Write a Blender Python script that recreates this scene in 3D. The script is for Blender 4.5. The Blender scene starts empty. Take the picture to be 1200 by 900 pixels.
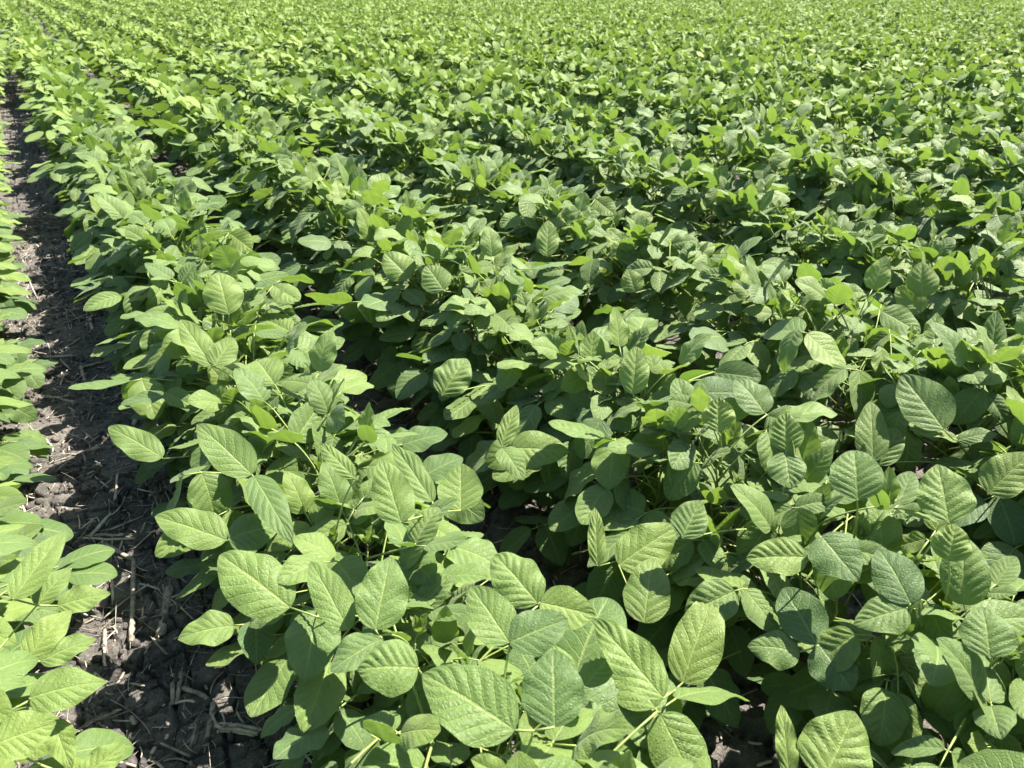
import bpy, math, random
import numpy as np
from mathutils import Matrix, Vector, Euler
random.seed(11)
rng = np.random.default_rng(11)
R = math.radians
col = bpy.context.scene.collection
sc = bpy.context.scene

# ------------------------------------------------------------------ frame of the place
CAM_Z = 1.335
PITCH = R(29.2)
AZ = R(31.9)                       # the rows run this far left of the view
D = np.array([-math.sin(AZ), math.cos(AZ), 0.0])    # along the rows
N = np.array([math.cos(AZ), math.sin(AZ), 0.0])     # across the rows
ROW = 0.76
ROW1 = 0.312
SUN_AZ = R(38)                     # sun: this far from +X towards +Y
SUN_EL = R(56)

def P(t, l, z=0.0):
    return D * t + N * l + np.array([0, 0, z])

cp, sp = math.cos(PITCH), math.sin(PITCH)
FPX = 866.7
def project(p):
    x, y, z = p[0], p[1], p[2] - CAM_Z
    f = y * cp - z * sp
    u = y * sp + z * cp
    if f < 0.05: return None
    return 600 + FPX * x / f, 450 - FPX * u / f, f
def at(px, py, z):
    """point of the place at height z seen along a direction of view"""
    a, b = (px - 600) / FPX, (450 - py) / FPX
    d = np.array([a, cp + b * sp, -sp + b * cp])
    s = (z - CAM_Z) / d[2]
    return np.array([0, 0, CAM_Z]) + d * s

# ------------------------------------------------------------------ node helpers
def new_mat(name):
    m = bpy.data.materials.new(name); m.use_nodes = True
    nt = m.node_tree; nt.nodes.clear()
    return m, nt
class NB:
    def __init__(s, nt): s.nt = nt
    def n(s, t, **k):
        o = s.nt.nodes.new(t)
        for a, v in k.items(): setattr(o, a, v)
        return o
    def set(s, sock, v):
        if isinstance(v, bpy.types.NodeSocket): s.nt.links.new(v, sock)
        else: sock.default_value = v
    def math(s, op, a, b=0.0, c=0.0, clamp=False):
        o = s.n('ShaderNodeMath', operation=op, use_clamp=clamp)
        s.set(o.inputs[0], a); s.set(o.inputs[1], b)
        if op in ('MULTIPLY_ADD', 'SMOOTH_MIN', 'COMPARE'): s.set(o.inputs[2], c)
        return o.outputs[0]
    def mix(s, f, a, b):
        o = s.n('ShaderNodeMix', data_type='RGBA')
        s.set(o.inputs[0], f); s.set(o.inputs[6], a); s.set(o.inputs[7], b)
        return o.outputs[2]
    def mapr(s, v, a, b, c, d, interp='LINEAR'):
        o = s.n('ShaderNodeMapRange', interpolation_type=interp)
        s.set(o.inputs[0], v)
        for i, q in enumerate((a, b, c, d)): s.set(o.inputs[i + 1], q)
        return o.outputs[0]

# ------------------------------------------------------------------ materials
NV = 7.0; KV = 0.36                # lateral veins: how many, how far they run forward
def leaf_material(name, fine=True):
    m, nt = new_mat(name); b = NB(nt)
    out = b.n('ShaderNodeOutputMaterial')
    uv = b.n('ShaderNodeUVMap'); uv.uv_map = 'UVMap'
    sep = b.n('ShaderNodeSeparateXYZ'); nt.links.new(uv.outputs[0], sep.inputs[0])
    u, vv = sep.outputs[0], sep.outputs[1]
    s = b.math('ABSOLUTE', b.math('MULTIPLY_ADD', vv, 2.0, -1.0))
    tone = b.n('ShaderNodeAttribute', attribute_name='tone').outputs['Fac']
    rnd = b.n('ShaderNodeObjectInfo').outputs['Random']
    t = b.math('ADD', tone, b.mapr(rnd, 0, 1, -0.14, 0.14), clamp=True)
    geo = b.n('ShaderNodeNewGeometry')
    tex = b.n('ShaderNodeTexCoord')
    mott = b.n('ShaderNodeTexNoise'); mott.inputs['Scale'].default_value = 7.0; mott.inputs['Detail'].default_value = 3
    nt.links.new(uv.outputs[0], mott.inputs['Vector'])
    t2 = b.math('ADD', t, b.mapr(mott.outputs[0], 0.3, 0.7, -0.07, 0.07), clamp=True)
    ramp = b.n('ShaderNodeValToRGB')
    e = ramp.color_ramp.elements
    e[0].position = 0.0; e[0].color = (0.062, 0.122, 0.036, 1)
    e[1].position = 1.0; e[1].color = (0.208, 0.284, 0.055, 1)
    x = e.new(0.5); x.color = (0.120, 0.192, 0.044, 1)
    nt.links.new(t2, ramp.inputs[0])
    base = ramp.outputs[0]
    # veins
    vw = b.n('ShaderNodeTexNoise'); vw.inputs['Scale'].default_value = 3.2; vw.inputs['Detail'].default_value = 2; nt.links.new(uv.outputs[0], vw.inputs['Vector'])
    vw.noise_dimensions = '4D'; b.set(vw.inputs['W'], b.math('MULTIPLY', rnd, 9.0))
    ph = b.math('MULTIPLY', b.math('SUBTRACT', b.math('ADD', u, b.mapr(vw.outputs[0], 0.2, 0.8, -0.035, 0.035)), b.math('MULTIPLY', b.math('POWER', s, 0.85), KV * 0.8)), NV)
    dl = b.math('PINGPONG', ph, 0.5)
    lat = b.mapr(dl, 0.012, 0.08, 1.0, 0.0, 'SMOOTHSTEP')
    lat = b.math('MULTIPLY', lat, b.mapr(s, 0.1, 1.0, 0.95, 0.35))
    mid = b.mapr(s, 0.016, 0.07, 1.0, 0.0, 'SMOOTHSTEP')
    vein = b.math('MAXIMUM', lat, mid)
    veincol = b.mix(0.6, base, (0.38, 0.46, 0.13, 1))
    top = b.mix(b.math('MULTIPLY', vein, 0.58 if fine else 0.5), base, veincol)
    under0 = b.mix(0.55, base, (0.17, 0.25, 0.11, 1))
    under = b.mix(b.math('MULTIPLY', vein, 0.7), under0, (0.26, 0.34, 0.16, 1))
    colr = b.mix(geo.outputs['Backfacing'], top, under)
    if fine:      # a few tan blemishes, more on some leaves than on others
        bl = b.n('ShaderNodeTexNoise', noise_dimensions='4D'); bl.inputs['Scale'].default_value = 9; bl.inputs['Detail'].default_value = 3
        nt.links.new(uv.outputs[0], bl.inputs['Vector']); b.set(bl.inputs['W'], b.math('MULTIPLY', rnd, 31.0))
        colr = b.mix(b.mapr(bl.outputs[0], 0.715, 0.74, 0, 0.85), colr, (0.24, 0.17, 0.07, 1))
    pr = b.n('ShaderNodeBsdfPrincipled')
    nt.links.new(colr, pr.inputs['Base Color'])
    pr.inputs['Roughness'].default_value = 0.47
    nt.links.new(b.math('MULTIPLY', b.math('SUBTRACT', 1.0, geo.outputs['Backfacing']), 0.16), pr.inputs['Sheen Weight'])
    b.set(pr.inputs['Roughness'], b.mapr(mott.outputs[0], 0.3, 0.7, 0.46, 0.60) if fine else 0.66)
    pr.inputs['Sheen Roughness'].default_value = 0.5
    pr.inputs['Specular IOR Level'].default_value = 0.36 if fine else 0.22
    tr = b.n('ShaderNodeBsdfTranslucent')
    tcol = b.mix(t2, (0.145, 0.27, 0.035, 1), (0.29, 0.42, 0.055, 1))
    tcol = b.mix(b.math('MULTIPLY', vein, 0.35), tcol, (0.10, 0.20, 0.03, 1))
    nt.links.new(tcol, tr.inputs['Color'])
    mx = b.n('ShaderNodeMixShader'); mx.inputs[0].default_value = 0.30 if fine else 0.22
    nt.links.new(pr.outputs[0], mx.inputs[1]); nt.links.new(tr.outputs[0], mx.inputs[2])
    if fine:
        vo = b.n('ShaderNodeTexVoronoi', feature='DISTANCE_TO_EDGE')
        mp = b.n('ShaderNodeMapping'); mp.inputs['Scale'].default_value = (24, 16, 1)
        wn = b.n('ShaderNodeTexNoise'); wn.inputs['Scale'].default_value = 9; nt.links.new(uv.outputs[0], wn.inputs['Vector'])
        wv = b.n('ShaderNodeVectorMath', operation='MULTIPLY_ADD'); nt.links.new(wn.outputs['Color'], wv.inputs[0]); wv.inputs[1].default_value = (0.09, 0.09, 0.09); nt.links.new(uv.outputs[0], wv.inputs[2])
        nt.links.new(wv.outputs[0], mp.inputs[0]); nt.links.new(mp.outputs[0], vo.inputs['Vector'])
        vo.inputs['Scale'].default_value = 1.0
        h = b.math('SUBTRACT', b.math('MULTIPLY', b.mapr(vo.outputs['Distance'], 0.0, 0.34, 0.0, 1.0, 'SMOOTHSTEP'), 0.55), b.math('MULTIPLY', vein, 0.9))
        bp = b.n('ShaderNodeBump'); bp.inputs['Strength'].default_value = 0.7; bp.inputs['Distance'].default_value = 0.0013
        nt.links.new(h, bp.inputs['Height'])
        nt.links.new(bp.outputs[0], pr.inputs['Normal'])
    nt.links.new(mx.outputs[0], out.inputs[0])
    return m
M_LEAF = leaf_material('leaf_green')
M_LEAF_FAR = leaf_material('leaf_green_far', False)

def simple_mat(name, c1, c2, scale=20, rough=0.6, axis=None, bump=0.3, transl=0.0):
    m, nt = new_mat(name); b = NB(nt)
    out = b.n('ShaderNodeOutputMaterial'); tex = b.n('ShaderNodeTexCoord')
    mp = b.n('ShaderNodeMapping'); mp.inputs['Scale'].default_value = axis or (1, 1, 1)
    nt.links.new(tex.outputs['Object'], mp.inputs[0])
    no = b.n('ShaderNodeTexNoise'); no.inputs['Scale'].default_value = scale; no.inputs['Detail'].default_value = 5
    nt.links.new(mp.outputs[0], no.inputs['Vector'])
    f = b.mapr(no.outputs[0], 0.35, 0.65, 0, 1)
    c = b.mix(f, c1, c2)
    pr = b.n('ShaderNodeBsdfPrincipled'); nt.links.new(c, pr.inputs['Base Color']); pr.inputs['Roughness'].default_value = rough
    bp = b.n('ShaderNodeBump'); bp.inputs['Strength'].default_value = bump; bp.inputs['Distance'].default_value = 0.002
    nt.links.new(no.outputs[0], bp.inputs['Height']); nt.links.new(bp.outputs[0], pr.inputs['Normal'])
    nt.links.new(pr.outputs[0], out.inputs[0])
    return m
def stem_material():
    m, nt = new_mat('stem_green'); b = NB(nt)
    out = b.n('ShaderNodeOutputMaterial'); tex = b.n('ShaderNodeTexCoord')
    sep = b.n('ShaderNodeSeparateXYZ'); nt.links.new(tex.outputs['Object'], sep.inputs[0])
    no = b.n('ShaderNodeTexNoise'); no.inputs['Scale'].default_value = 60; nt.links.new(tex.outputs['Object'], no.inputs['Vector'])
    h = b.math('ADD', sep.outputs[2], b.mapr(no.outputs[0], 0, 1, -0.06, 0.06))
    c = b.mix(b.mapr(h, 0.02, 0.20, 0, 1), (0.15, 0.12, 0.06, 1), (0.22, 0.27, 0.07, 1))
    pr = b.n('ShaderNodeBsdfPrincipled'); nt.links.new(c, pr.inputs['Base Color']); pr.inputs['Roughness'].default_value = 0.55
    nt.links.new(pr.outputs[0], out.inputs[0])
    return m
M_STEM = stem_material()
M_PET = simple_mat('petiole_green', (0.21, 0.29, 0.07, 1), (0.27, 0.33, 0.10, 1), 40, 0.5)
M_STALK = simple_mat('dry_stalk', (0.17, 0.145, 0.12, 1), (0.40, 0.35, 0.28, 1), 55, 0.75, (1, 1, 0.12), 0.8)
M_STALKP = simple_mat('dry_stalk_pale', (0.33, 0.29, 0.23, 1), (0.55, 0.48, 0.38, 1), 60, 0.7, (1, 1, 0.12), 0.6)
M_STRAW = simple_mat('straw_litter', (0.17, 0.145, 0.12, 1), (0.62, 0.54, 0.44, 1), 14, 0.8)

def soil_material():
    m, nt = new_mat('soil'); b = NB(nt)
    out = b.n('ShaderNodeOutputMaterial'); tex = b.n('ShaderNodeTexCoord')
    def noise(sc_, det=6, ro=0.6):
        o = b.n('ShaderNodeTexNoise'); o.inputs['Scale'].default_value = sc_; o.inputs['Detail'].default_value = det; o.inputs['Roughness'].default_value = ro
        nt.links.new(tex.outputs['Object'], o.inputs['Vector']); return o.outputs[0]
    n1, n2, n3 = noise(5), noise(38), noise(170, 4, 0.7)
    f = b.mapr(b.math('ADD', b.math('MULTIPLY', n1, 0.6), b.math('MULTIPLY', n2, 0.4)), 0.42, 0.60, 0, 1)
    c = b.mix(f, (0.056, 0.055, 0.054, 1), (0.165, 0.150, 0.136, 1))
    c = b.mix(b.mapr(n3, 0.56, 0.70, 0, 0.7), c, (0.36, 0.30, 0.25, 1))
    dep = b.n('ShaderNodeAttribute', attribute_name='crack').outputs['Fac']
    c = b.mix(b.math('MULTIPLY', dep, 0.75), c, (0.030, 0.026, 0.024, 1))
    pr = b.n('ShaderNodeBsdfPrincipled'); nt.links.new(c, pr.inputs['Base Color']); pr.inputs['Roughness'].default_value = 0.92
    pr.inputs['Specular IOR Level'].default_value = 0.25
    h = b.math('ADD', b.math('MULTIPLY', n2, 1.0), b.math('MULTIPLY', n3, 0.35))
    bp = b.n('ShaderNodeBump'); bp.inputs['Strength'].default_value = 1.0; bp.inputs['Distance'].default_value = 0.012
    nt.links.new(h, bp.inputs['Height']); nt.links.new(bp.outputs[0], pr.inputs['Normal'])
    nt.links.new(pr.outputs[0], out.inputs[0])
    return m
M_SOIL = soil_material()

# ------------------------------------------------------------------ mesh helpers
def mk_mesh(name, V, F, mat, uv=None, tone=None, smooth=True, extra=None):
    me = bpy.data.meshes.new(name)
    V = np.asarray(V, dtype=np.float32); F = np.asarray(F, dtype=np.int32)
    me.vertices.add(len(V)); me.vertices.foreach_set('co', V.ravel())
    me.loops.add(F.size); me.loops.foreach_set('vertex_index', F.ravel())
    me.polygons.add(len(F))
    me.polygons.foreach_set('loop_start', np.arange(0, F.size, 4, dtype=np.int32))
    if smooth: me.polygons.foreach_set('use_smooth', np.ones(len(F), dtype=bool))
    if uv is not None:
        l = me.uv_layers.new(name='UVMap'); l.data.foreach_set('uv', np.asarray(uv, dtype=np.float32)[F.ravel()].ravel())
    if tone is not None:
        a = me.attributes.new('tone', 'FLOAT', 'POINT'); a.data.foreach_set('value', np.asarray(tone, dtype=np.float32))
    if extra is not None:
        a = me.attributes.new(extra[0], 'FLOAT', 'POINT'); a.data.foreach_set('value', np.asarray(extra[1], dtype=np.float32))
    for mm in (mat if isinstance(mat, (list, tuple)) else [mat]): me.materials.append(mm)
    me.update(calc_edges=True)
    return me
def link(name, me, parent=None, mw=None):
    o = bpy.data.objects.new(name, me); col.objects.link(o)
    if parent: o.parent = parent
    if mw is not None: o.matrix_local = mw
    return o
def tag(o, label=None, cat=None, group=None, kind=None):
    if label: o['label'] = label
    if cat: o['category'] = cat
    if group: o['group'] = group
    if kind: o['kind'] = kind
    return o
def grid_faces(nu, nv):
    i = np.arange(nu)[:, None] * (nv + 1) + np.arange(nv)[None, :]
    return np.stack([i, i + 1, i + nv + 2, i + nv + 1], -1).reshape(-1, 4)
def tube(path, rad, sides=6, flat=1.0, flute=None):
    """closed-ended tube along a path; returns verts, quads"""
    path = np.asarray(path, float); n = len(path)
    rad = np.broadcast_to(np.asarray(rad, float), (n,)).copy()
    tan = np.gradient(path, axis=0); tan /= np.linalg.norm(tan, axis=1)[:, None] + 1e-9
    ref = np.array([0.0, 0.0, 1.0]) if abs(tan[0][2]) < 0.8 else np.array([1.0, 0, 0])
    V = []
    for k in range(n):
        a = np.cross(tan[k], ref); a /= np.linalg.norm(a) + 1e-9
        b_ = np.cross(a, tan[k])
        th = np.arange(sides) / sides * 2 * np.pi
        fl = (1.0 if flute is None else flute[:, None])
        V.append(path[k] + rad[k] * fl * (np.cos(th)[:, None] * a + flat * np.sin(th)[:, None] * b_))
    V = [np.repeat(path[:1], sides, 0)] + V + [np.repeat(path[-1:], sides, 0)]
    n += 2
    V = np.concatenate(V); F = []
    for k in range(n - 1):
        for j in range(sides):
            F.append((k * sides + j, k * sides + (j + 1) % sides, (k + 1) * sides + (j + 1) % sides, (k + 1) * sides + j))
    return V, np.array(F)
def join(parts):
    Vs, Fs, o = [], [], 0
    for v, f in parts:
        Vs.append(v); Fs.append(np.asarray(f) + o); o += len(v)
    return np.concatenate(Vs), np.concatenate(Fs)

# ------------------------------------------------------------------ leaflets
def leaflet_params(kind, r):
    g = lambda a, b: r.uniform(a, b)
    p = dict(L=g(0.088, 0.126), W=g(0.31, 0.39), a=g(0.43, 0.56), b=g(0.62, 0.80), fold=g(0.05, 0.30), curv=g(-0.1, 0.9),
             cup=g(-2.0, 4.0), puck=g(0.0020, 0.0056), rip=g(0.0005, 0.0032), ripf=g(1.2, 2.6), ph=g(0, 6.28), twist=g(-0.35, 0.35), asym=g(-0.06, 0.06), seed=r.random() * 100)
    if kind == 'young': p.update(L=g(0.045, 0.07), W=g(0.26, 0.34), fold=g(0.5, 0.9), puck=0.0022, curv=g(-0.3, 0.4))
    if kind == 'old': p.update(L=g(0.098, 0.128), W=g(0.34, 0.42), b=g(0.58, 0.74), fold=g(-0.02, 0.15), curv=g(0.1, 0.7), puck=g(0.0010, 0.0022), rip=g(0.0005, 0.003))
    if kind == 'narrow': p.update(L=g(0.092, 0.122), W=g(0.27, 0.32), b=g(0.75, 0.95), fold=g(0.1, 0.3), puck=g(0.0018, 0.0030))
    return p
def leaflet_geom(p, nu, nv):
    u = 0.5 - 0.5 * np.cos(np.linspace(0, np.pi, nu + 1)) if nu > 5 else np.linspace(0, 1, nu + 1)
    u = u * 0.998 + 0.001
    v = np.linspace(-1, 1, nv + 1)
    v = np.sign(v) * np.abs(v) ** 0.9
    U, V = np.meshgrid(u, v, indexing='ij')
    a, b = p['a'], p['b']
    pk = a / (a + b); mx = pk ** a * (1 - pk) ** b
    w = U ** a * (1 - U) ** b / mx * p['W'] * p['L']
    w = w * (1 + p['asym'] * np.sign(V)) * (1 + 0.022 * np.sin(U * 17 + p['ph'] + V))
    S = np.abs(V)
    x = V * w; y = U * p['L']
    ph = (U - S ** 0.85 * KV * 0.8) * NV
    env = (1 - (2 * S - 0.92) ** 2).clip(0, 1) * np.sin(np.pi * U.clip(0, 1)) ** 0.6
    z = p['puck'] * (np.abs(np.sin(np.pi * ph)) - 0.35) * env
    z += p['puck'] * 0.06 * np.sin(x * 620 + p['seed']) * np.sin(y * 540 + p['ph'] * 2 + x * 200) * env
    z += p['fold'] * np.abs(x) * np.exp(-np.abs(x) / 0.03)
    z -= p['cup'] * x * x
    z += p['rip'] * S ** 2 * np.sin(U * p['ripf'] * 6.28 + p['ph'] + np.sign(V) * 1.1) * np.sin(np.pi * U) * 1.6
    tw = p['twist'] * (U - 0.2)
    x, z = x * np.cos(tw) - z * np.sin(tw), x * np.sin(tw) + z * np.cos(tw)
    # bend along the length
    k = p['curv']; th = -k * U ** 1.3
    uu = np.linspace(0, 1, 60); thh = -k * uu ** 1.3
    cy = np.concatenate([[0], np.cumsum(np.cos(thh))[:-1]]) / 60 * p['L']
    cz = np.concatenate([[0], np.cumsum(np.sin(thh))[:-1]]) / 60 * p['L']
    yy = np.interp(U, uu, cy) - z * np.sin(th); zz = np.interp(U, uu, cz) + z * np.cos(th)
    Vt = np.stack([x, yy, zz], -1).reshape(-1, 3)
    uv = np.stack([U, 0.5 + 0.5 * V], -1).reshape(-1, 2)
    # wound so that the upper side is the front face
    return Vt, grid_faces(nu, nv), uv

r0 = random.Random(5)
LEAFLETS = {}
for kind, n in (('mid', 16), ('young', 5), ('old', 10), ('narrow', 8)):
    LEAFLETS[kind] = []
    for i in range(n):
        p = leaflet_params(kind, r0)
        v, f, uv = leaflet_geom(p, 34, 22)
        base = {'mid': 0.50, 'young': 0.85, 'old': 0.22, 'narrow': 0.60}[kind]
        p['tone'] = base + r0.uniform(-0.16, 0.16)
        me = mk_mesh('leaflet_' + kind, v, f, M_LEAF, uv, np.full(len(v), p['tone']))
        LEAFLETS[kind].append((p, me, (v, f, uv)))

def frame_matrix(loc, yaw, pitch, roll):
    """leaflet points along +Y; pitch lifts its tip, roll tips its side, yaw turns it from +X"""
    return (Matrix.Translation(loc) @ Matrix.Rotation(yaw - math.pi / 2, 4, 'Z') @ Matrix.Rotation(pitch, 4, 'X') @ Matrix.Rotation(roll, 4, 'Y'))

# ------------------------------------------------------------------ trifoliate leaves (library)
def make_tri(cat, r):
    g = r.uniform
    if cat == 'top':   pl, el, kind, sc_ = g(0.08, 0.155), R(g(35, 75)), r.choice(['mid', 'mid', 'mid', 'narrow']), g(0.72, 1.0)
    elif cat == 'mid': pl, el, kind, sc_ = g(0.14, 0.235), R(g(22, 52)), r.choice(['mid', 'mid', 'mid', 'old']), g(0.85, 1.1)
    elif cat == 'low': pl, el, kind, sc_ = g(0.13, 0.23), R(g(12, 38)), 'old', g(0.75, 1.0)
    elif cat == 'widemid': pl, el, kind, sc_ = g(0.20, 0.29), R(g(18, 45)), r.choice(['mid', 'mid', 'old']), g(0.85, 1.1)
    elif cat == 'widelow': pl, el, kind, sc_ = g(0.18, 0.29), R(g(10, 36)), 'old', g(0.8, 1.05)
    elif cat == 'bud': pl, el, kind, sc_ = g(0.015, 0.045), R(g(60, 85)), 'young', g(0.5, 1.0)
    elif cat == 'side': pl, el, kind, sc_ = g(0.10, 0.17), R(g(25, 60)), 'narrow', g(0.8, 1.02)
    n = 9; s = np.linspace(0, 1, n)
    ang = el + (0.35 - s) * g(0.1, 0.9)
    dx = np.cos(ang) * pl / (n - 1); dz = np.sin(ang) * pl / (n - 1)
    px = np.concatenate([[0], np.cumsum(dx[:-1])]); pz = np.concatenate([[0], np.cumsum(dz[:-1])])
    side = np.sin(s * 2.2) * g(-0.012, 0.012)
    path = np.stack([px, side, pz], -1)
    rr = 0.0018 if cat != 'bud' else 0.0009
    rad = rr * (1.25 - 0.4 * s); rad[0] *= 1.4
    parts = [tube(path, rad, 6)]
    end = path[-1]; ea = float(ang[-1])
    rl = g(0.024, 0.040) * sc_ if cat != 'bud' else 0.006
    ext = np.array([end, end + np.array([math.cos(ea - 0.2), 0, math.sin(ea - 0.2)]) * rl])
    parts.append(tube(ext, 0.0012 if cat != 'bud' else 0.0007, 5))
    pool = LEAFLETS[kind]
    lf = []
    spread = 16 if cat in ('mid', 'low') else 24
    for q in (0, 1, -1):
        if q == 0: yaw, loc = R(g(-14, 14)), ext[-1]
        else:
            yaw = q * R(g(66, 102)); st = np.array([math.cos(yaw), math.sin(yaw), 0.15]) * 0.005
            parts.append(tube(np.array([end, end + st]), 0.0013, 5)); loc = end + st
        if cat == 'bud': pit, rol = R(g(35, 85)), R(g(-25, 25))
        elif cat == 'top' and r.random() < 0.36: pit, rol = R(g(35, 82)), R(r.gauss(0, 28))
        elif cat in ('low', 'widelow'): pit, rol = R(r.gauss(-24, 13)), R(r.gauss(0, 13))
        elif cat == 'top': pit, rol = R(r.gauss(2, 32)), R(r.gauss(0, 26))
        elif cat == 'side': pit, rol = R(r.gauss(4, 18)), R(r.gauss(0, 20))
        else: pit, rol = R(r.gauss(-20, 19)), R(r.gauss(0, spread + 2))
        i = r.randrange(len(pool)); s3 = sc_ * g(0.9, 1.08) * (1.06 if q == 0 else 0.94)
        lf.append((kind, i, frame_matrix(Vector(loc), yaw, pit, rol) @ Matrix.Scale(s3, 4)))
    pv, pf = join(parts)
    return dict(cat=cat, pet=(pv, pf), lf=lf, reach=float(end[0]), rise=float(end[2]))
TRI = []
for cat, n in (('top', 22), ('mid', 20), ('low', 12), ('bud', 6), ('side', 16), ('widemid', 16), ('widelow', 12)):
    for i in range(n): TRI.append(make_tri(cat, r0))
BYCAT = {c: [i for i, t in enumerate(TRI) if t['cat'] == c] for c in ('top', 'mid', 'low', 'bud', 'side', 'widemid', 'widelow')}
def xf(v, m):
    a = np.array(m); return v @ a[:3, :3].T + a[:3, 3]
for i, t in enumerate(TRI):
    pv, pf = t['pet']
    t['pet_me'] = mk_mesh('petiole', pv, pf, M_PET)
    # whole leaf in one mesh (for plants farther off)
    Vs, Fs, Us, Ts, o = [pv], [pf], [np.zeros((len(pv), 2))], [np.zeros(len(pv))], len(pv)
    for k, j, m in t['lf']:
        p, me, (v, f, uv) = LEAFLETS[k][j]
        Vs.append(xf(v, m)); Fs.append(f + o); Us.append(uv); Ts.append(np.full(len(v), p['tone'])); o += len(v)
    me = mk_mesh('trifoliate_leaf', np.concatenate(Vs), np.concatenate(Fs), [M_PET, M_LEAF], np.concatenate(Us), np.concatenate(Ts))
    mi = np.ones(len(me.polygons), dtype=np.int32); mi[:len(pf)] = 0
    me.polygons.foreach_set('material_index', mi)
    t['whole_me'] = me
    t['lod'] = []
    for nu, nv in ((9, 6), (6, 4), (4, 2), (3, 2)):
        Vs, Fs, Us, Ts, o = [], [], [], [], 0
        for k, j, m in t['lf']:
            p = LEAFLETS[k][j][0]; v, f, uv = leaflet_geom(dict(p, puck=p['puck'] * (1 if nu > 6 else 0)), nu, nv)
            Vs.append(xf(v, m)); Fs.append(f + o); Us.append(uv); Ts.append(np.full(len(v), p['tone'])); o += len(v)
        t['lod'].append((np.concatenate(Vs), np.concatenate(Fs), np.concatenate(Us), np.concatenate(Ts)))

# stems
STEMS = []
for i in range(8):
    g = r0.uniform; h = 0.40; n = 11; s = np.linspace(0, 1, n)
    zig = np.array([(-1) ** k * 0.004 for k in range(n)])
    path = np.stack([np.sin(s * 2) * g(-0.02, 0.02) + zig, np.sin(s * 1.7) * g(-0.02, 0.02) - zig * 0.5, -0.02 + s * (h + 0.02)], -1)
    rad = 0.0042 * (1.15 - 0.78 * s); rad[1::2] *= 0.9
    STEMS.append((path, mk_mesh('stem', *tube(path, rad, 8), M_STEM)))
def stem_at(i, z):
    pth = STEMS[i][0]
    return np.array([np.interp(z, pth[:, 2], pth[:, 0]), np.interp(z, pth[:, 2], pth[:, 1]), z])

# ------------------------------------------------------------------ every plant of the field
def spec_plant(r, row, wide, hgt, tpos=0):
    """the leaves of one plant: (library leaf, node, yaw, scale)"""
    si = r.randrange(len(STEMS)); lv = []
    nyaw = AZ
    nodes = 18
    s0 = r.choice([0, 1])
    for k in range(nodes):
        f = k / (nodes - 1)
        z = 0.07 + 0.33 * f ** 0.92
        if f < 0.22: cat = 'low'
        elif f < 0.62: cat = 'mid'
        else: cat = 'top'
        if row == 0 and f > 0.2: cat = 'side' if f < 0.9 or r.random() < 0.5 else 'top'
        if k >= nodes - 1: cat = 'bud'
        side = (k + s0) % 2
        if cat == 'side' and tpos > 9.0: cat = 'mid'
        if (row >= 2 or tpos > 11 or (row == 1 and side == 0)) and cat in ('low', 'mid') and r.random() < ((0.65 if cat == 'low' else 0.34) if tpos < 5 else 0.6 if tpos < 9 else 0.8): cat = 'wide' + cat
        ti = r.choice(BYCAT[cat])
        yaw = nyaw + side * math.pi + r.gauss(0, R(42 if f < 0.6 else 62))
        lv.append((ti, stem_at(si, min(z, 0.395)), yaw, r.uniform(0.88, 1.12) * wide))
    return dict(si=si, lv=lv, s=hgt)

plants = []
rp = random.Random(77)
def wob(x, s):
    return math.sin(x * 1.7 + s * 2.1) * 0.5 + math.sin(x * 4.3 + s * 5.3) * 0.3 + math.sin(x * 9.1 + s * 1.3) * 0.2
for row in range(-2, 58):
    L = ROW1 + (row - 1) * ROW
    t = -1.2 + rp.uniform(0, 0.09)
    while t < 48:
        t += rp.uniform(0.062, 0.112)
        p = P(t, L + rp.gauss(0, 0.014))
        if t > 48 or math.hypot(p[0], p[1]) > 40: continue
        # keep what lies in the view or close beside it
        if p[1] < -0.5 and abs(p[0]) > 1.6: continue
        if abs(p[0]) > 1.3 + max(p[1], 0) * 0.84 and not (p[0] < 0 and row >= 0 and abs(p[0]) < 2 + max(p[1], 0) * 0.9): continue
        h = 1.0 + 0.07 * min(max((t - 5) / 6, 0), 1) + 0.09 * wob(t, row) + rp.gauss(0, 0.055)
        q = project(p + np.array([0, 0, 0.40 * h]))
        inv = False
        for dl in (-0.27, 0, 0.27):
            q = project(p + N * dl + np.array([0, 0, (0.44 if dl == 0 else 0.33) * h]))
            if q is not None and -15 < q[0] < 1215 and -10 < q[1] < 925: inv = True
        plants.append(dict(p=p, row=row, t=t, h=h, rot=0.0, d=float(np.linalg.norm(p - np.array([0, 0, 1.0]))), inv=inv))
plants.sort(key=lambda a: a['d'])
vis = [a for a in plants if a['inv']]
N_IND, N_SUB = 300, 110
ind = vis[:N_IND]
ids = {id(a) for a in ind}
rest = [a for a in plants if id(a) not in ids]

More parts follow.
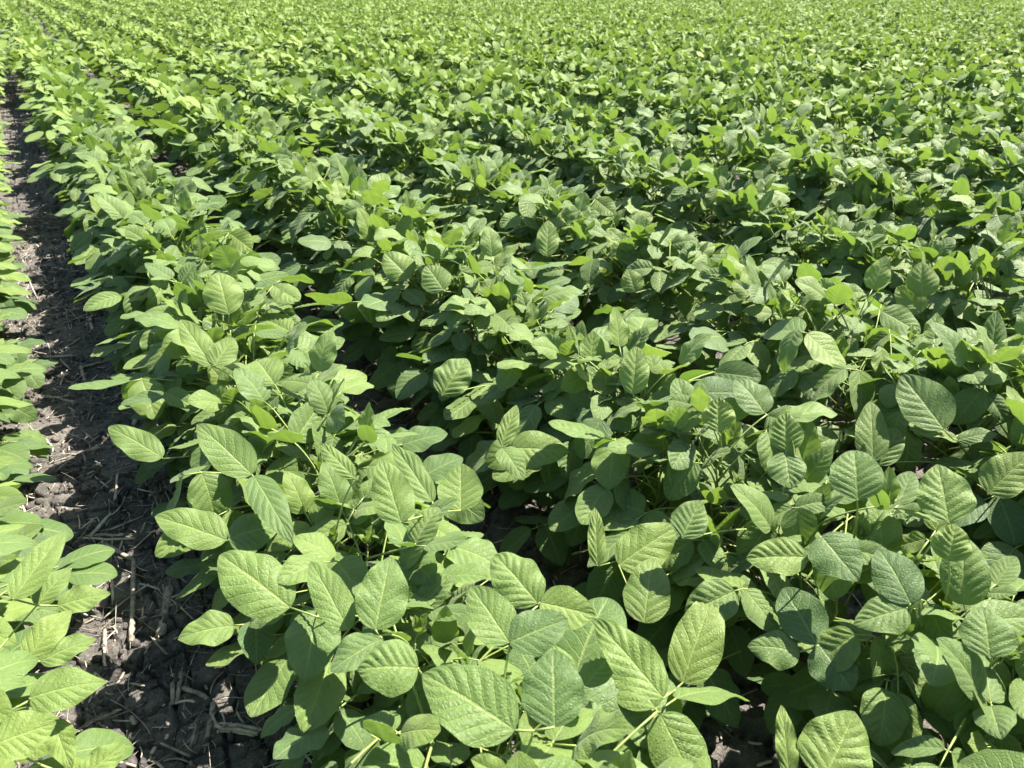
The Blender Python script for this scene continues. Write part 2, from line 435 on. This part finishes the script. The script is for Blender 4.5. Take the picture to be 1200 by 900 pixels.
ORD = ['first', 'second', 'third', 'fourth', 'fifth', 'sixth', 'seventh', 'eighth', 'ninth', 'tenth', 'eleventh', 'twelfth', 'thirteenth', 'fourteenth',
       'fifteenth', 'sixteenth', 'seventeenth', 'eighteenth', 'nineteenth']
TENS = {2: ('twentieth', 'twenty'), 3: ('thirtieth', 'thirty'), 4: ('fortieth', 'forty'), 5: ('fiftieth', 'fifty'), 6: ('sixtieth', 'sixty'),
        7: ('seventieth', 'seventy'), 8: ('eightieth', 'eighty'), 9: ('ninetieth', 'ninety')}
def ordinal(n):
    if n < 20: return ORD[n - 1]
    a, b_ = divmod(n, 10)
    return TENS[a][0] if b_ == 0 else TENS[a][1] + '-' + ORD[b_ - 1]
rows_seen = {}
for a in sorted(ind, key=lambda a: a['t']):
    rows_seen.setdefault(a['row'], []).append(a)
for row, lst in rows_seen.items():
    for i, a in enumerate(lst):
        edge = 'bottom' if (row <= 2) else 'right'
        look = ('tall ' if a['h'] > 1.10 else 'low ' if a['h'] < 0.92 else '')
        where = 'row left of bare soil' if row == 0 else '%s row right of bare soil' % ordinal(row)
        a['label'] = '%sgreen plant %s from the %s edge, %s' % (look, ordinal(i + 1), edge, where)

# the leaves that show largest: (base, tip, width) as directions of view, depth under the canopy top, how far they face the viewer, tone (leaf colour, with shade and backlight of single leaves painted in)
HERO = [
 [(700,662,697,592,20,-.02,.7,.6)], [(925,912,915,822,20,-.01,.7,.7)], [(742,462,746,404,36,-.02,.8,.75)], [(842,506,842,464,40,-.02,.8,.8)],
 [(1080,348,1080,306,36,-.02,.8,.85), (1080,366,1050,335,32,-.01,.7,.8)], [(641,300,643,257,28,-.02,.7,.6)], [(745,342,735,314,46,-.01,.8,.6)],
 [(415,560,372,518,24,.0,.5,.5)], [(520,340,498,310,40,.0,.6,.5)], [(480,326,450,296,40,.01,.6,.6)], [(800,630,822,585,44,.0,.6,.5)],
 [(603,856,491,787,88,0,.55,.45), (650,852,648,757,76,0,.6,.25)],
 [(597,753,550,685,58,0,.5,.5), (597,753,668,725,56,0,.5,.2)],
 [(630,707,577,648,60,.01,.6,.6), (633,706,700,722,54,.01,.55,.55)],
 [(777,818,693,722,56,-.03,.5,.5), (800,800,838,690,60,.0,.6,.6)],
 [(440,738,458,650,62,.02,.6,.35), (448,748,385,788,50,.03,.4,.2)],
 [(490,783,415,785,68,.03,.5,.45)],
 [(725,662,795,615,58,.02,.6,.55), (755,730,765,650,56,.02,.5,.5)],
 [(340,712,255,648,72,.04,.55,.6), (408,738,362,655,44,.03,.5,.6), (372,715,357,803,66,.06,.5,.4)],
 [(274,733,205,750,46,.13,.4,.4), (300,727,301,782,42,.15,.4,.15)],
 [(265,633,179,604,50,.06,.5,.65), (268,632,330,615,50,.08,.4,.3)],
 [(295,556,228,495,48,.02,.6,.6), (297,558,345,640,40,.03,.3,.4)],
 [(190,536,125,499,36,.06,.5,.55)],
 [(248,428,210,373,32,.02,.6,.6), (252,428,275,395,34,.02,.5,.5)],
 [(268,368,255,317,46,0,.65,.6)],
 [(600,525,670,530,48,-.01,.6,.6), (588,522,606,473,24,-.02,.6,.6), (588,525,615,565,32,.01,.4,.5)],
 [(540,598,540,541,55,.0,.6,.5), (507,588,458,518,30,-.02,.5,.6), (470,612,446,535,50,-.01,.7,.7)],
 [(518,463,548,418,46,.0,.6,.5)],
 [(1106,503,1055,438,58,-.03,.6,.5), (1122,516,1172,508,22,-.03,.4,.3), (1122,517,1060,503,20,-.03,.2,.7)],
 [(1023,540,1020,468,38,0,.6,.6), (1030,545,1055,500,32,.01,.5,.5)],
 [(945,653,872,655,48,.05,.55,.6), (962,628,1007,683,62,.06,.5,.3)],
 [(957,755,917,687,56,.14,.5,.1), (937,764,873,757,46,.12,.5,.4), (960,756,1000,811,62,.13,.5,.1)],
 [(1112,657,1120,612,64,-.02,.8,.8)],
 [(965,915,1003,832,84,0,.6,.6)],
 [(1062,713,998,733,48,.09,.5,.5), (1067,707,1027,640,56,.09,.5,.1)],
 [(1160,770,1150,708,68,.06,.5,.45)],
 [(1158,578,1208,530,50,-.03,.7,.85)],
 [(1112,612,1098,542,62,0,.6,.5)],
 [(1005,585,1000,525,60,.0,.6,.3)],
 [(920,530,926,574,48,.02,.5,.35), (922,528,920,482,40,-.02,.8,.75)],
 [(193,462,140,474,22,.05,.3,.1), (195,460,230,478,26,.05,.5,.45)],
 [(35,818,131,798,54,.02,.5,.85)],
 [(68,710,132,695,36,.06,.5,.8), (43,710,84,663,32,.03,.5,.8), (15,702,80,618,40,.02,.5,.85)],
 [(47,775,116,747,36,.05,.5,.75), (32,772,86,712,40,.03,.5,.8)],
 [(-5,872,68,846,68,.0,.5,.9), (95,915,150,868,38,.04,.5,.8)],
 [(62,845,85,905,32,.05,.5,.8)],
]
def canopy_z(l):
    q = (l - ROW1) / ROW; dl = abs(q - round(q)) * ROW
    return 0.52 - 0.22 * (dl / 0.36) ** 2
def on_canopy(px, py, below):
    a, b_ = (px - 600) / FPX, (450 - py) / FPX
    d = np.array([a, cp + b_ * sp, -sp + b_ * cp])
    o = np.array([0, 0, CAM_Z])
    for k in range(2000):
        q = o + d * (0.5 + k * 0.004)
        if q[2] <= canopy_z(q[0] * N[0] + q[1] * N[1]) - below: return q
    return q
rh = random.Random(3)
BARE = [(150, 590), (178, 600), (205, 680), (197, 765), (285, 790), (335, 905), (155, 905), (133, 835), (130, 690)]
def over_bare(c):
    q = project(c)
    if q is None: return False
    ins = False
    for (x0, y0), (x1, y1) in zip(BARE, BARE[1:] + BARE[:1]):
        if (y0 > q[1]) != (y1 > q[1]) and q[0] < x0 + (q[1] - y0) * (x1 - x0) / (y1 - y0): ins = not ins
    return ins
hero_leaves, hero_px = [], []
for grp in HERO:
    lfs = []
    B0 = None
    for (bx, by, tx, ty, wp, below, k, tone) in grp:
        B = on_canopy(bx, by, below)
        if B0 is not None and np.linalg.norm(B - B0) < 0.08:      # leaflets of one leaf share its stalk end
            a, b_ = (bx - 600) / FPX, (450 - by) / FPX
            d = np.array([a, cp + b_ * sp, -sp + b_ * cp]); f0 = project(B0)[2]
            B = np.array([0, 0, CAM_Z]) + d * f0
        if B0 is None: B0 = B
        tc = np.array([0, 0, CAM_Z]) - B; tc /= np.linalg.norm(tc)
        nrm = np.array([0, 0, 1.0]) * (1 - k) + tc * k; nrm /= np.linalg.norm(nrm)
        a, b_ = (tx - 600) / FPX, (450 - ty) / FPX
        d = np.array([a, cp + b_ * sp, -sp + b_ * cp]); o = np.array([0, 0, CAM_Z])
        T = o + d * (np.dot(B - o, nrm) / np.dot(d, nrm))
        ax = T - B; Ln = np.linalg.norm(ax); ax /= Ln
        f0 = project((B + T) / 2)[2]; wr = wp / FPX * f0 * 0.98
        kind = 'narrow' if bx < 140 and by > 590 else ('old' if tone < 0.25 else 'mid')
        p = leaflet_params(kind, rh); p['L'] = Ln * 0.99; p['W'] = min(max(wr / 2 / Ln, 0.15), 0.46)
        p['curv'] = rh.uniform(0.1, 0.7); p['fold'] = rh.uniform(0.06, 0.32); p['b'] += 0.08; p['rip'] = rh.uniform(0.0015, 0.004)
        # start pitched up a little so that the drooping tip still ends where it should
        side = np.cross(ax, nrm); side /= np.linalg.norm(side); nrm = np.cross(side, ax)
        th = p['curv'] * 0.42
        ax2 = ax * math.cos(th) + nrm * math.sin(th); nr2 = np.cross(side, ax2)
        m = Matrix(((side[0], ax2[0], nr2[0], B[0]), (side[1], ax2[1], nr2[1], B[1]), (side[2], ax2[2], nr2[2], B[2]), (0, 0, 0, 1)))
        lfs.append((p, m, B, tone))
        c = project((B + T) / 2); hero_px.append((c[0], c[1], c[2], 0.5 * math.hypot(bx - tx, by - ty), wp / 2))
    J = np.mean([x[2] for x in lfs], axis=0) - np.array([0, 0, 0.004])
    best = min(ind, key=lambda a: math.hypot(a['p'][0] - J[0], a['p'][1] - J[1]) + 0.35 * a.get('nh', 0) * 0.05)
    best['nh'] = best.get('nh', 0) + 1
    best.setdefault('hero', []).append((J, lfs))
def hides_hero(c, rad):
    if over_bare(c): return True
    q = project(c)
    if q is None: return False
    for hx, hy, hf, hl, hw in hero_px:
        if q[2] < hf + 0.012 and math.hypot(q[0] - hx, q[1] - hy) < 0.62 * max(hl, hw) + rad * FPX / q[2]: return True
    return False
rl_ = random.Random(31)
for k, a in enumerate(ind):
    sp_ = spec_plant(rl_, a['row'], 1.0, a['h'], a['t'])
    e = bpy.data.objects.new('soybean_plant', None); col.objects.link(e)
    e.empty_display_size = 0.1
    e.location = a['p']; e.scale = (a['h'],) * 3
    tag(e, a['label'], 'soybean plant', 'soybean plants standing in rows')
    link('stem', STEMS[sp_['si']][1], e)
    for ti, node, yaw, s in sp_['lv']:
        t = TRI[ti]
        if a['d'] < 3.4:
            Mw = Matrix.Translation(Vector(a['p'])) @ Matrix.Scale(a['h'], 4) @ Matrix.Translation(Vector(node)) @ Matrix.Rotation(yaw, 4, 'Z') @ Matrix.Scale(s, 4)
            if any(hides_hero(np.array(Mw @ (m @ Vector((0, 0.055, 0)))), 0.030) for kd, j, m in t['lf']): continue
        mw = Matrix.Translation(Vector(node)) @ Matrix.Rotation(yaw, 4, 'Z') @ Matrix.Scale(s, 4)
        if k < N_SUB:
            lo = link('leaf', t['pet_me'], e, mw)
            for kd, j, m in t['lf']:
                link('leaflet', LEAFLETS[kd][j][1], lo, m)
        else:
            link('leaf', t['whole_me'], e, mw)

    for J, lfs in a.get('hero', []):
        inv = Matrix.Scale(1 / a['h'], 4) @ Matrix.Translation(-Vector(a['p']))
        j = np.array(inv @ Vector(J)); hz = max(0.05, min(0.38, j[2] - 0.09)); nd = stem_at(sp_['si'], hz)
        s_ = np.linspace(0, 1, 12)[:, None]
        hor = j - nd; mid_ = nd + hor * np.array([0.35, 0.35, 0.72])
        path = (1 - s_) ** 2 * nd + 2 * s_ * (1 - s_) * mid_ + s_ ** 2 * j
        parts = [tube(path, np.linspace(0.0021, 0.0015, 12), 7)]
        for p, m, B, tone in lfs:
            parts.append(tube(np.array([j, np.array(inv @ Vector(B))]), 0.0016, 6))
        v, f = join(parts)
        lo = link('leaf', mk_mesh('petiole', v, f, M_PET), e)
        for p, m, B, tone in lfs:
            v, f, uv = leaflet_geom(p, 40, 26)
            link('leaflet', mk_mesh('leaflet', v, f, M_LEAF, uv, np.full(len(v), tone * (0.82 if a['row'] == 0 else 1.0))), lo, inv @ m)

# the rest of the field: one mass
rf = random.Random(99)
buckets = {}
stem_parts = []
for a in rest:
    d = a['d']
    lod = 0 if d < 5.5 else (1 if d < 8.5 else (2 if d < 15 else 3))
    sp_ = spec_plant(rf, a['row'], 1.0, a['h'], a['t'])
    lv = sp_['lv']
    if d > 20: lv = lv[6:9] + lv[13:]
    elif d > 13: lv = lv[5:10] + lv[12:]
    elif d > 8: lv = lv[6:]
    elif d > 5: lv = lv[2:]
    for ti, node, yaw, s in lv:
        if d < 3.2:
            Mw = Matrix.Translation(Vector(a['p'])) @ Matrix.Scale(a['h'], 4) @ Matrix.Translation(Vector(node)) @ Matrix.Rotation(yaw, 4, 'Z') @ Matrix.Scale(s, 4)
            if any(hides_hero(np.array(Mw @ (m @ Vector((0, 0.055, 0)))), 0.030) for kd, j, m in TRI[ti]['lf']): continue
        buckets.setdefault((ti, lod), []).append((a['p'] + np.array(node) * a['h'], yaw, s * a['h'] * (0.88 if d > 13 else 1.0), rf.gauss(0, 0.07)))
    if d < 9: stem_parts.append((a['p'], sp_['si'], a['h']))
Vs, Fs, Us, Ts, o = [], [], [], [], 0
for (ti, lod), L in buckets.items():
    v, f, uv, tn = TRI[ti]['lod'][lod]
    n = len(L); pos = np.array([x[0] for x in L]); yaw = np.array([x[1] for x in L]); s = np.array([x[2] for x in L]); tj = np.array([x[3] for x in L])
    c, sn = np.cos(yaw)[:, None], np.sin(yaw)[:, None]
    X = (v[None, :, 0] * c - v[None, :, 1] * sn) * s[:, None] + pos[:, None, 0]
    Y = (v[None, :, 0] * sn + v[None, :, 1] * c) * s[:, None] + pos[:, None, 1]
    Z = v[None, :, 2] * s[:, None] + pos[:, None, 2]
    Vs.append(np.stack([X, Y, Z], -1).reshape(-1, 3).astype(np.float32))
    Fs.append((f[None] + (np.arange(n) * len(v))[:, None, None] + o).reshape(-1, 4)); o += n * len(v)
    Us.append(np.tile(uv, (n, 1)).astype(np.float32)); Ts.append((tn[None] + tj[:, None] + (0.14 if lod >= 2 else 0)).ravel())  # far leaves paler: younger tops, and distance haze put into their tone
nleaf = sum(len(f) for f in Fs)
FINE = np.concatenate([np.full(len(f), lod == 0) for f, (ti, lod) in zip(Fs, buckets)])
for p_, si, h in stem_parts:
    pth = STEMS[si][0][::2] * h + p_
    v, f = tube(pth, 0.004 * np.linspace(1.1, 0.4, len(pth)), 4)
    Vs.append(v.astype(np.float32)); Fs.append(f + o); o += len(v); Us.append(np.zeros((len(v), 2))); Ts.append(np.zeros(len(v)))
me = mk_mesh('soybean_field', np.concatenate(Vs), np.concatenate(Fs), [M_LEAF_FAR, M_STEM, M_LEAF], np.concatenate(Us), np.concatenate(Ts))
mi = np.zeros(len(me.polygons), dtype=np.int32); mi[nleaf:] = 1
mi[:len(FINE)][FINE] = 2
me.polygons.foreach_set('material_index', mi)
tag(link('soybean_field', me), 'mass of soybean rows running away to the top of the view', 'soybean field', kind='stuff')
print('plants', len(plants), 'visible', len(vis), 'polys', len(me.polygons))

# ------------------------------------------------------------------ ground
def hash2(i, j, k=0):
    h = (i * 374761393 + j * 668265263 + k * 2147483647) & 0xffffffff
    h = ((h ^ (h >> 13)) * 1274126177) & 0xffffffff
    return ((h ^ (h >> 16)) & 0xffff) / 65535.0
def vnoise(x, y, seed=0):
    xi, yi = np.floor(x).astype(np.int64), np.floor(y).astype(np.int64); fx, fy = x - xi, y - yi
    fx, fy = fx * fx * (3 - 2 * fx), fy * fy * (3 - 2 * fy)
    a, b_ = hash2(xi, yi, seed), hash2(xi + 1, yi, seed); c, d = hash2(xi, yi + 1, seed), hash2(xi + 1, yi + 1, seed)
    return (a + (b_ - a) * fx) * (1 - fy) + (c + (d - c) * fx) * fy
def fbm(x, y, o=4, seed=0):
    s, a = 0, 0.5
    for k in range(o): s = s + a * vnoise(x, y, seed + k); x, y, a = x * 2.03, y * 2.03, a * 0.5
    return s
def crackf(x, y, seed=0):
    xi, yi = np.floor(x).astype(np.int64), np.floor(y).astype(np.int64)
    f1 = np.full(x.shape, 9.0); f2 = np.full(x.shape, 9.0); cid = np.zeros(x.shape)
    for di in (-1, 0, 1):
        for dj in (-1, 0, 1):
            i, j = xi + di, yi + dj
            d = np.hypot(i + 0.1 + 0.8 * hash2(i, j, seed) - x, j + 0.1 + 0.8 * hash2(i, j, seed + 7) - y)
            new = d < f1
            f2 = np.where(new, f1, np.minimum(f2, d)); cid = np.where(new, hash2(i, j, seed + 3), cid); f1 = np.where(new, d, f1)
    return f2 - f1, cid
def soil_h(t, l):
    wx = t + 0.035 * (fbm(t * 14, l * 14, 3, 5) - 0.5); wy = l + 0.035 * (fbm(t * 14, l * 14, 3, 9) - 0.5)
    e1, c1 = crackf(wx * 11.0, wy * 13.5, 1)
    e2, c2 = crackf(wx * 24, wy * 26, 4)
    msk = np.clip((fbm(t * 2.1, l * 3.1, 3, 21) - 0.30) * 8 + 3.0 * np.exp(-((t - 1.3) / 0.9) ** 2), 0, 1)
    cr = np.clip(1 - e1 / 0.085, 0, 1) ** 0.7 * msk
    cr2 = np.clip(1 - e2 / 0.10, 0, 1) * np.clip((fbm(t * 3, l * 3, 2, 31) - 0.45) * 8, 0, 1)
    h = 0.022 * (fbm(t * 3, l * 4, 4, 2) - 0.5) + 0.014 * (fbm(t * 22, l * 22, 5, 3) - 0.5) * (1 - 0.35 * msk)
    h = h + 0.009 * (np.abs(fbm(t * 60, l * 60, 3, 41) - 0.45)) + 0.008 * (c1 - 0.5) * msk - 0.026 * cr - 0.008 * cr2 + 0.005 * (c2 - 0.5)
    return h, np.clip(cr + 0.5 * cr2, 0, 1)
def axis_pts(spans):
    out = [spans[0][0]]
    for a, b_, st0, st1 in spans:
        x = a
        while x < b_ - 1e-6:
            st = min(st0 + (x - a) * st1, 60); x = min(x + st, b_); out.append(x)
    return np.array(out)
tt = np.concatenate([-axis_pts([(0.3, 400, 0.03, 0.25)])[::-1], axis_pts([(-0.3, 0.3, 0.012, 0), (0.3, 2.3, 0.0045, 0), (2.3, 6, 0.0045, 0.006), (6, 30, 0.03, 0.06), (30, 600, 1.2, 0.3)])[1:]])
ll = np.concatenate([-axis_pts([(0.42, 400, 0.03, 0.25)])[::-1], axis_pts([(-0.42, 0.34, 0.0045, 0), (0.34, 1.6, 0.008, 0.012), (1.6, 30, 0.03, 0.08), (30, 600, 1.5, 0.3)])[1:]])
T_, L_ = np.meshgrid(tt, ll, indexing='ij')
H_, CR = soil_h(T_, L_)
G = T_[..., None] * D + L_[..., None] * N; G[..., 2] = H_
F = grid_faces(len(tt) - 1, len(ll) - 1)
if np.cross(G[1, 0] - G[0, 0], G[0, 1] - G[0, 0])[2] > 0: F = F[:, ::-1]
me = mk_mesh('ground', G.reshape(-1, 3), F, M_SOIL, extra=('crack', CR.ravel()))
me.update()
if me.polygons[0].normal.z < 0: me.flip_normals()
tag(link('ground', me), 'dark cracked soil with dry crop residue between the rows', 'soil', kind='structure')
print('ground verts', len(me.vertices))
def gz(p):
    t = float(p[0] * D[0] + p[1] * D[1]); l = float(p[0] * N[0] + p[1] * N[1])
    i = min(max(int(np.searchsorted(tt, t)), 1), len(tt) - 1); j = min(max(int(np.searchsorted(ll, l)), 1), len(ll) - 1)
    return float(H_[i, j])

# litter: straw, husk shreds and clods nobody could count
DEN = rng.random((64, 64))
def litter():
    Vs, Fs, o = [], [], 0
    r = random.Random(8)
    n = 0
    while n < 8000:
        if n % 5 < 3: t = r.uniform(0.1, 5.5) ** 1.0; l = r.uniform(-0.38, 0.36)
        else: t = r.uniform(-0.3, 5.0); l = r.uniform(0.3, 2.4)
        dens = DEN[int(t * 8) % 64, int(l * 10) % 64]
        if r.random() > 0.25 + dens * 0.9: continue
        n += 1
        ln = r.choice([0.02, 0.03, 0.05, 0.08, 0.13]) * r.uniform(0.6, 1.3); wd = r.choice([0.0005, 0.0007, 0.0010, 0.0016, 0.0030]) * r.uniform(0.7, 1.3)
        if ln < 0.035: wd *= 1.4
        a = r.uniform(0, 6.28) if r.random() < 0.6 else AZ + math.pi / 2 + r.gauss(0, 0.5)
        bend = r.gauss(0, 0.5); m = 5
        p = P(t, l); z0 = gz(p)
        s = np.linspace(-0.5, 0.5, m); aa = a + bend * s
        dx = np.cumsum(np.cos(aa)) * ln / m; dy = np.cumsum(np.sin(aa)) * ln / m
        tilt = r.gauss(0, 0.18)
        path = np.stack([p[0] + dx, p[1] + dy, z0 + 0.003 + abs(tilt) * ln * 0.5 + s * ln * tilt + 0.1 * ln * bend * s * s], -1)
        v, f = tube(path, wd * np.array([0.8, 1, 0.9, 1, 0.7]), 4, 0.35 if wd > 0.002 else 0.8)
        Vs.append(v); Fs.append(f + o); o += len(v)
    return mk_mesh('straw_litter', np.concatenate(Vs), np.concatenate(Fs), M_STRAW, smooth=False)
tag(link('straw_litter', litter()), 'thin straw and shredded husk scattered over the soil strip', 'straw litter', kind='stuff')
def crumbs():
    Vs, Fs, o = [], [], 0
    r = random.Random(18)
    cube = np.array([(x, y, z) for z in (-1, 1) for y in (-1, 1) for x in (-1, 1)], float)
    cf = np.array([(0, 2, 3, 1), (4, 5, 7, 6), (0, 1, 5, 4), (2, 6, 7, 3), (0, 4, 6, 2), (1, 3, 7, 5)])
    for k in range(6000):
        t = r.uniform(0.1, 4.8); l = r.uniform(-0.38, 0.42) if k % 3 else r.uniform(0.4, 2.2)
        p = P(t, l); s = 0.002 + 0.008 * r.random() ** 3
        v = cube * np.array([r.uniform(0.7, 1.3), r.uniform(0.7, 1.3), r.uniform(0.5, 0.9)]) * s * (1 + 0.35 * (np.array([[r.random() for _ in range(3)] for _ in range(8)]) - 0.5))
        e = np.array(Euler((r.uniform(0, 6), r.uniform(0, 6), r.uniform(0, 6))).to_matrix())
        v = v @ e.T + p; v[:, 2] += gz(p) + s * 0.4
        Vs.append(v); Fs.append(cf + o); o += 8
    return mk_mesh('soil_crumbs', np.concatenate(Vs), np.concatenate(Fs), M_SOIL, smooth=False)
tag(link('soil_crumbs', crumbs()), 'small loose crumbs of dark soil lying between the rows', 'soil crumbs', kind='stuff')

# broken corn stalks lying on the soil: (pixel ends in the photograph's view, radius, flattening, pale, label)
def stalk(px, rad, flat, pale, label, split=False, seed=0):
    rad *= 0.82; flat *= 0.85
    r = random.Random(seed)
    pts = []
    for x, y in px:
        p = at(x, y, 0.01); pts.append(np.array([p[0], p[1], 0]))
    dense = []
    for a, b_ in zip(pts[:-1], pts[1:]):
        for f in np.linspace(0, 1, 7)[:-1]: dense.append(a + (b_ - a) * f)
    dense.append(pts[-1]); dense = np.array(dense)
    c = dense.mean(0)
    zz = [gz(q) for q in dense]; z = 0.6 * max(zz) + 0.4 * np.mean(zz) + rad * flat
    n = len(dense); dense = dense - c; dense[:, 2] = np.array([r.gauss(0, rad * 0.15) for _ in range(n)])
    rr = rad * np.array([1 + r.uniform(-0.14, 0.14) for _ in range(n)]); rr[0] *= 0.8
    parts = []
    if split:
        for q in range(9):
            off = np.array([r.gauss(0, rad * 0.5), r.gauss(0, rad * 0.5), r.gauss(0, rad * 0.25)])
            d_ = dense.copy() + off; d_[0] += np.array([r.gauss(0, rad * 1.0), r.gauss(0, rad * 1.0), r.uniform(0, rad)])
            parts.append(tube(d_, rad * r.uniform(0.16, 0.34), 5, 0.6))
    else:
        parts.append(tube(dense, rr, 14, flat, np.array([1.12 if q % 2 else r.uniform(0.72, 0.95) for q in range(14)])))
        for q in range(3):
            e_ = dense[-1] if q % 2 else dense[0]; k_ = dense[-2] if q % 2 else dense[1]
            dr = (e_ - k_); dr /= np.linalg.norm(dr) + 1e-9
            o_ = np.array([r.gauss(0, rad * 0.4), r.gauss(0, rad * 0.4), r.uniform(-0.3, 0.4) * rad])
            parts.append(tube(np.array([e_ - dr * 0.01 + o_, e_ + dr * r.uniform(0.006, 0.022) + o_ * 1.3]), rad * 0.16, 4, 0.5))
    v, f = join(parts)
    o = link('stalk_piece', mk_mesh('stalk_piece', v, f, M_STALKP if pale else M_STALK, smooth=False))
    o.location = (c[0], c[1], z)
    tag(o, label, 'corn stalk', 'broken corn stalks on the soil')
stalk([(122, 636), (156, 654), (155, 700), (153, 750)], 0.0075, 0.9, False, 'long grey corn stalk bent at a right angle on the dark soil', seed=1)
stalk([(198, 686), (193, 712), (187, 742)], 0.0125, 0.35, False, 'wide flattened grey stalk piece beside the long bent stalk', seed=2)
stalk([(256, 851), (280, 853), (302, 857)], 0.013, 0.7, True, 'pale split stalk stub with frayed fibres near the bottom', True, seed=3)
stalk([(201, 786), (201, 822)], 0.006, 0.6, False, 'short upright-lying stalk, left one of a close pair', seed=4)
stalk([(211, 783), (206, 820)], 0.006, 0.6, False, 'short upright-lying stalk, right one of a close pair', seed=5)
stalk([(213, 803), (237, 812), (249, 822), (240, 872)], 0.006, 0.5, False, 'dark crooked husk strip bending down towards the bottom edge', seed=6)
stalk([(230, 846), (223, 872)], 0.008, 0.5, False, 'short frayed stalk scrap lying left of the crooked husk strip', True, seed=7)
stalk([(122, 736), (122, 757)], 0.0055, 0.8, False, 'tiny stalk stub below the left soybean leaves', seed=8)
stalk([(129, 598), (116, 612), (104, 625)], 0.007, 0.7, True, 'straight pale stalk slanting above the long bent stalk', seed=9)
stalk([(96, 627), (125, 629), (157, 628)], 0.0045, 0.7, True, 'thin pale stick lying level above the long bent stalk', seed=10)
stalk([(110, 623), (145, 623)], 0.007, 0.6, False, 'stubby grey stalk lying level just above the thin pale stick', seed=11)
stalk([(138, 430), (144, 440), (152, 450)], 0.016, 0.75, True, 'thick pale stalk stub at the foot of the first right-hand row', seed=12)
stalk([(137, 553), (134, 586)], 0.005, 0.8, True, 'thin pale stick pointing away in the middle of the soil strip', seed=13)
stalk([(94, 427), (99, 445)], 0.008, 0.7, False, 'grey stalk stub in the upper soil strip', seed=14)
stalk([(160, 487), (157, 497)], 0.010, 0.8, True, 'small pale stub just under the shaded leaf edge', seed=15)
stalk([(52, 418), (85, 416)], 0.006, 0.7, True, 'short pale stalk lying level beside the left row', seed=16)
stalk([(90, 430), (126, 421)], 0.006, 0.7, False, 'slender brown stalk lying across the strip below the thick stub', seed=17)
stalk([(25, 360), (48, 352)], 0.010, 0.7, True, 'pale stalk lying across the strip far up by the left row', seed=18)
stalk([(130, 677), (131, 700)], 0.0045, 0.8, True, 'very thin pale straw standing out left of the bent stalk', seed=19)
stalk([(75, 865), (110, 845), (140, 832)], 0.007, 0.45, False, 'long frayed husk bundle at the bottom left of the strip', True, seed=20)
stalk([(108, 385), (105, 372)], 0.009, 0.7, True, 'pale stub lying end on in the upper soil strip', seed=21)
stalk([(55, 462), (88, 470)], 0.007, 0.6, False, 'flat brown stalk lying level in the sunlit soil', seed=22)

# beyond the modelled rows the crop closes into one rough green sheet reaching the horizon
rr_ = np.concatenate([np.arange(39.2, 90, 0.35), np.geomspace(90, 600, 60)]); aa_ = np.linspace(-0.95, 0.95, 460)
Rg, Ag = np.meshgrid(rr_, aa_, indexing='ij'); Xg, Yg = Rg * np.sin(Ag), Rg * np.cos(Ag)
Zg = 0.30 + 0.28 * fbm(Xg * 2.3, Yg * 2.3, 3, 51)
Zg[0] = 0.1
me = mk_mesh('distant_soybeans', np.stack([Xg, Yg, Zg], -1).reshape(-1, 3), grid_faces(len(rr_) - 1, len(aa_) - 1)[:, ::-1], simple_mat('distant_crop', (0.05, 0.115, 0.04, 1), (0.14, 0.22, 0.05, 1), 3.0, 0.95), smooth=True)
tag(link('distant_soybeans', me), 'far part of the soybean field closing into one green surface', 'soybean field', kind='stuff')
# ------------------------------------------------------------------ light, sky, camera
w = bpy.data.worlds.new('World'); sc.world = w; w.use_nodes = True
nt = w.node_tree
bg = nt.nodes.get('Background') or nt.nodes.new('ShaderNodeBackground')
sky = nt.nodes.new('ShaderNodeTexSky'); sky.sky_type = 'NISHITA'; sky.sun_disc = False
sky.sun_elevation = SUN_EL; sky.sun_rotation = math.pi / 2 - SUN_AZ
nt.links.new(sky.outputs[0], bg.inputs[0]); bg.inputs[1].default_value = 0.075
sun = bpy.data.lights.new('sun', 'SUN'); sun.energy = 5.0; sun.angle = R(0.5); sun.color = (1.0, 0.935, 0.81)
so = bpy.data.objects.new('sun', sun); col.objects.link(so)
sd = Vector((math.cos(SUN_AZ) * math.cos(SUN_EL), math.sin(SUN_AZ) * math.cos(SUN_EL), math.sin(SUN_EL)))
so.rotation_euler = sd.to_track_quat('Z', 'Y').to_euler(); so.location = sd * 30
cam = bpy.data.cameras.new('camera'); co = bpy.data.objects.new('camera', cam); col.objects.link(co)
co.location = (0, 0, CAM_Z); co.rotation_euler = (math.pi / 2 - PITCH, 0, 0)
cam.sensor_width = 36; cam.lens = 26; cam.clip_start = 0.02; cam.clip_end = 2000
cam.dof.use_dof = True; cam.dof.focus_distance = 1.7; cam.dof.aperture_fstop = 7.5
sc.camera = co
sc.view_settings.view_transform = 'Standard'; sc.view_settings.look = 'None'; sc.view_settings.gamma = 1
sc.view_settings.use_curve_mapping = False
sc.view_settings.exposure = 1.76
sc.cycles.max_bounces = 6; sc.cycles.transmission_bounces = 6; sc.cycles.diffuse_bounces = 3
sc.cycles.use_denoising = True; sc.cycles.use_adaptive_sampling = True; sc.cycles.adaptive_threshold = 0.03
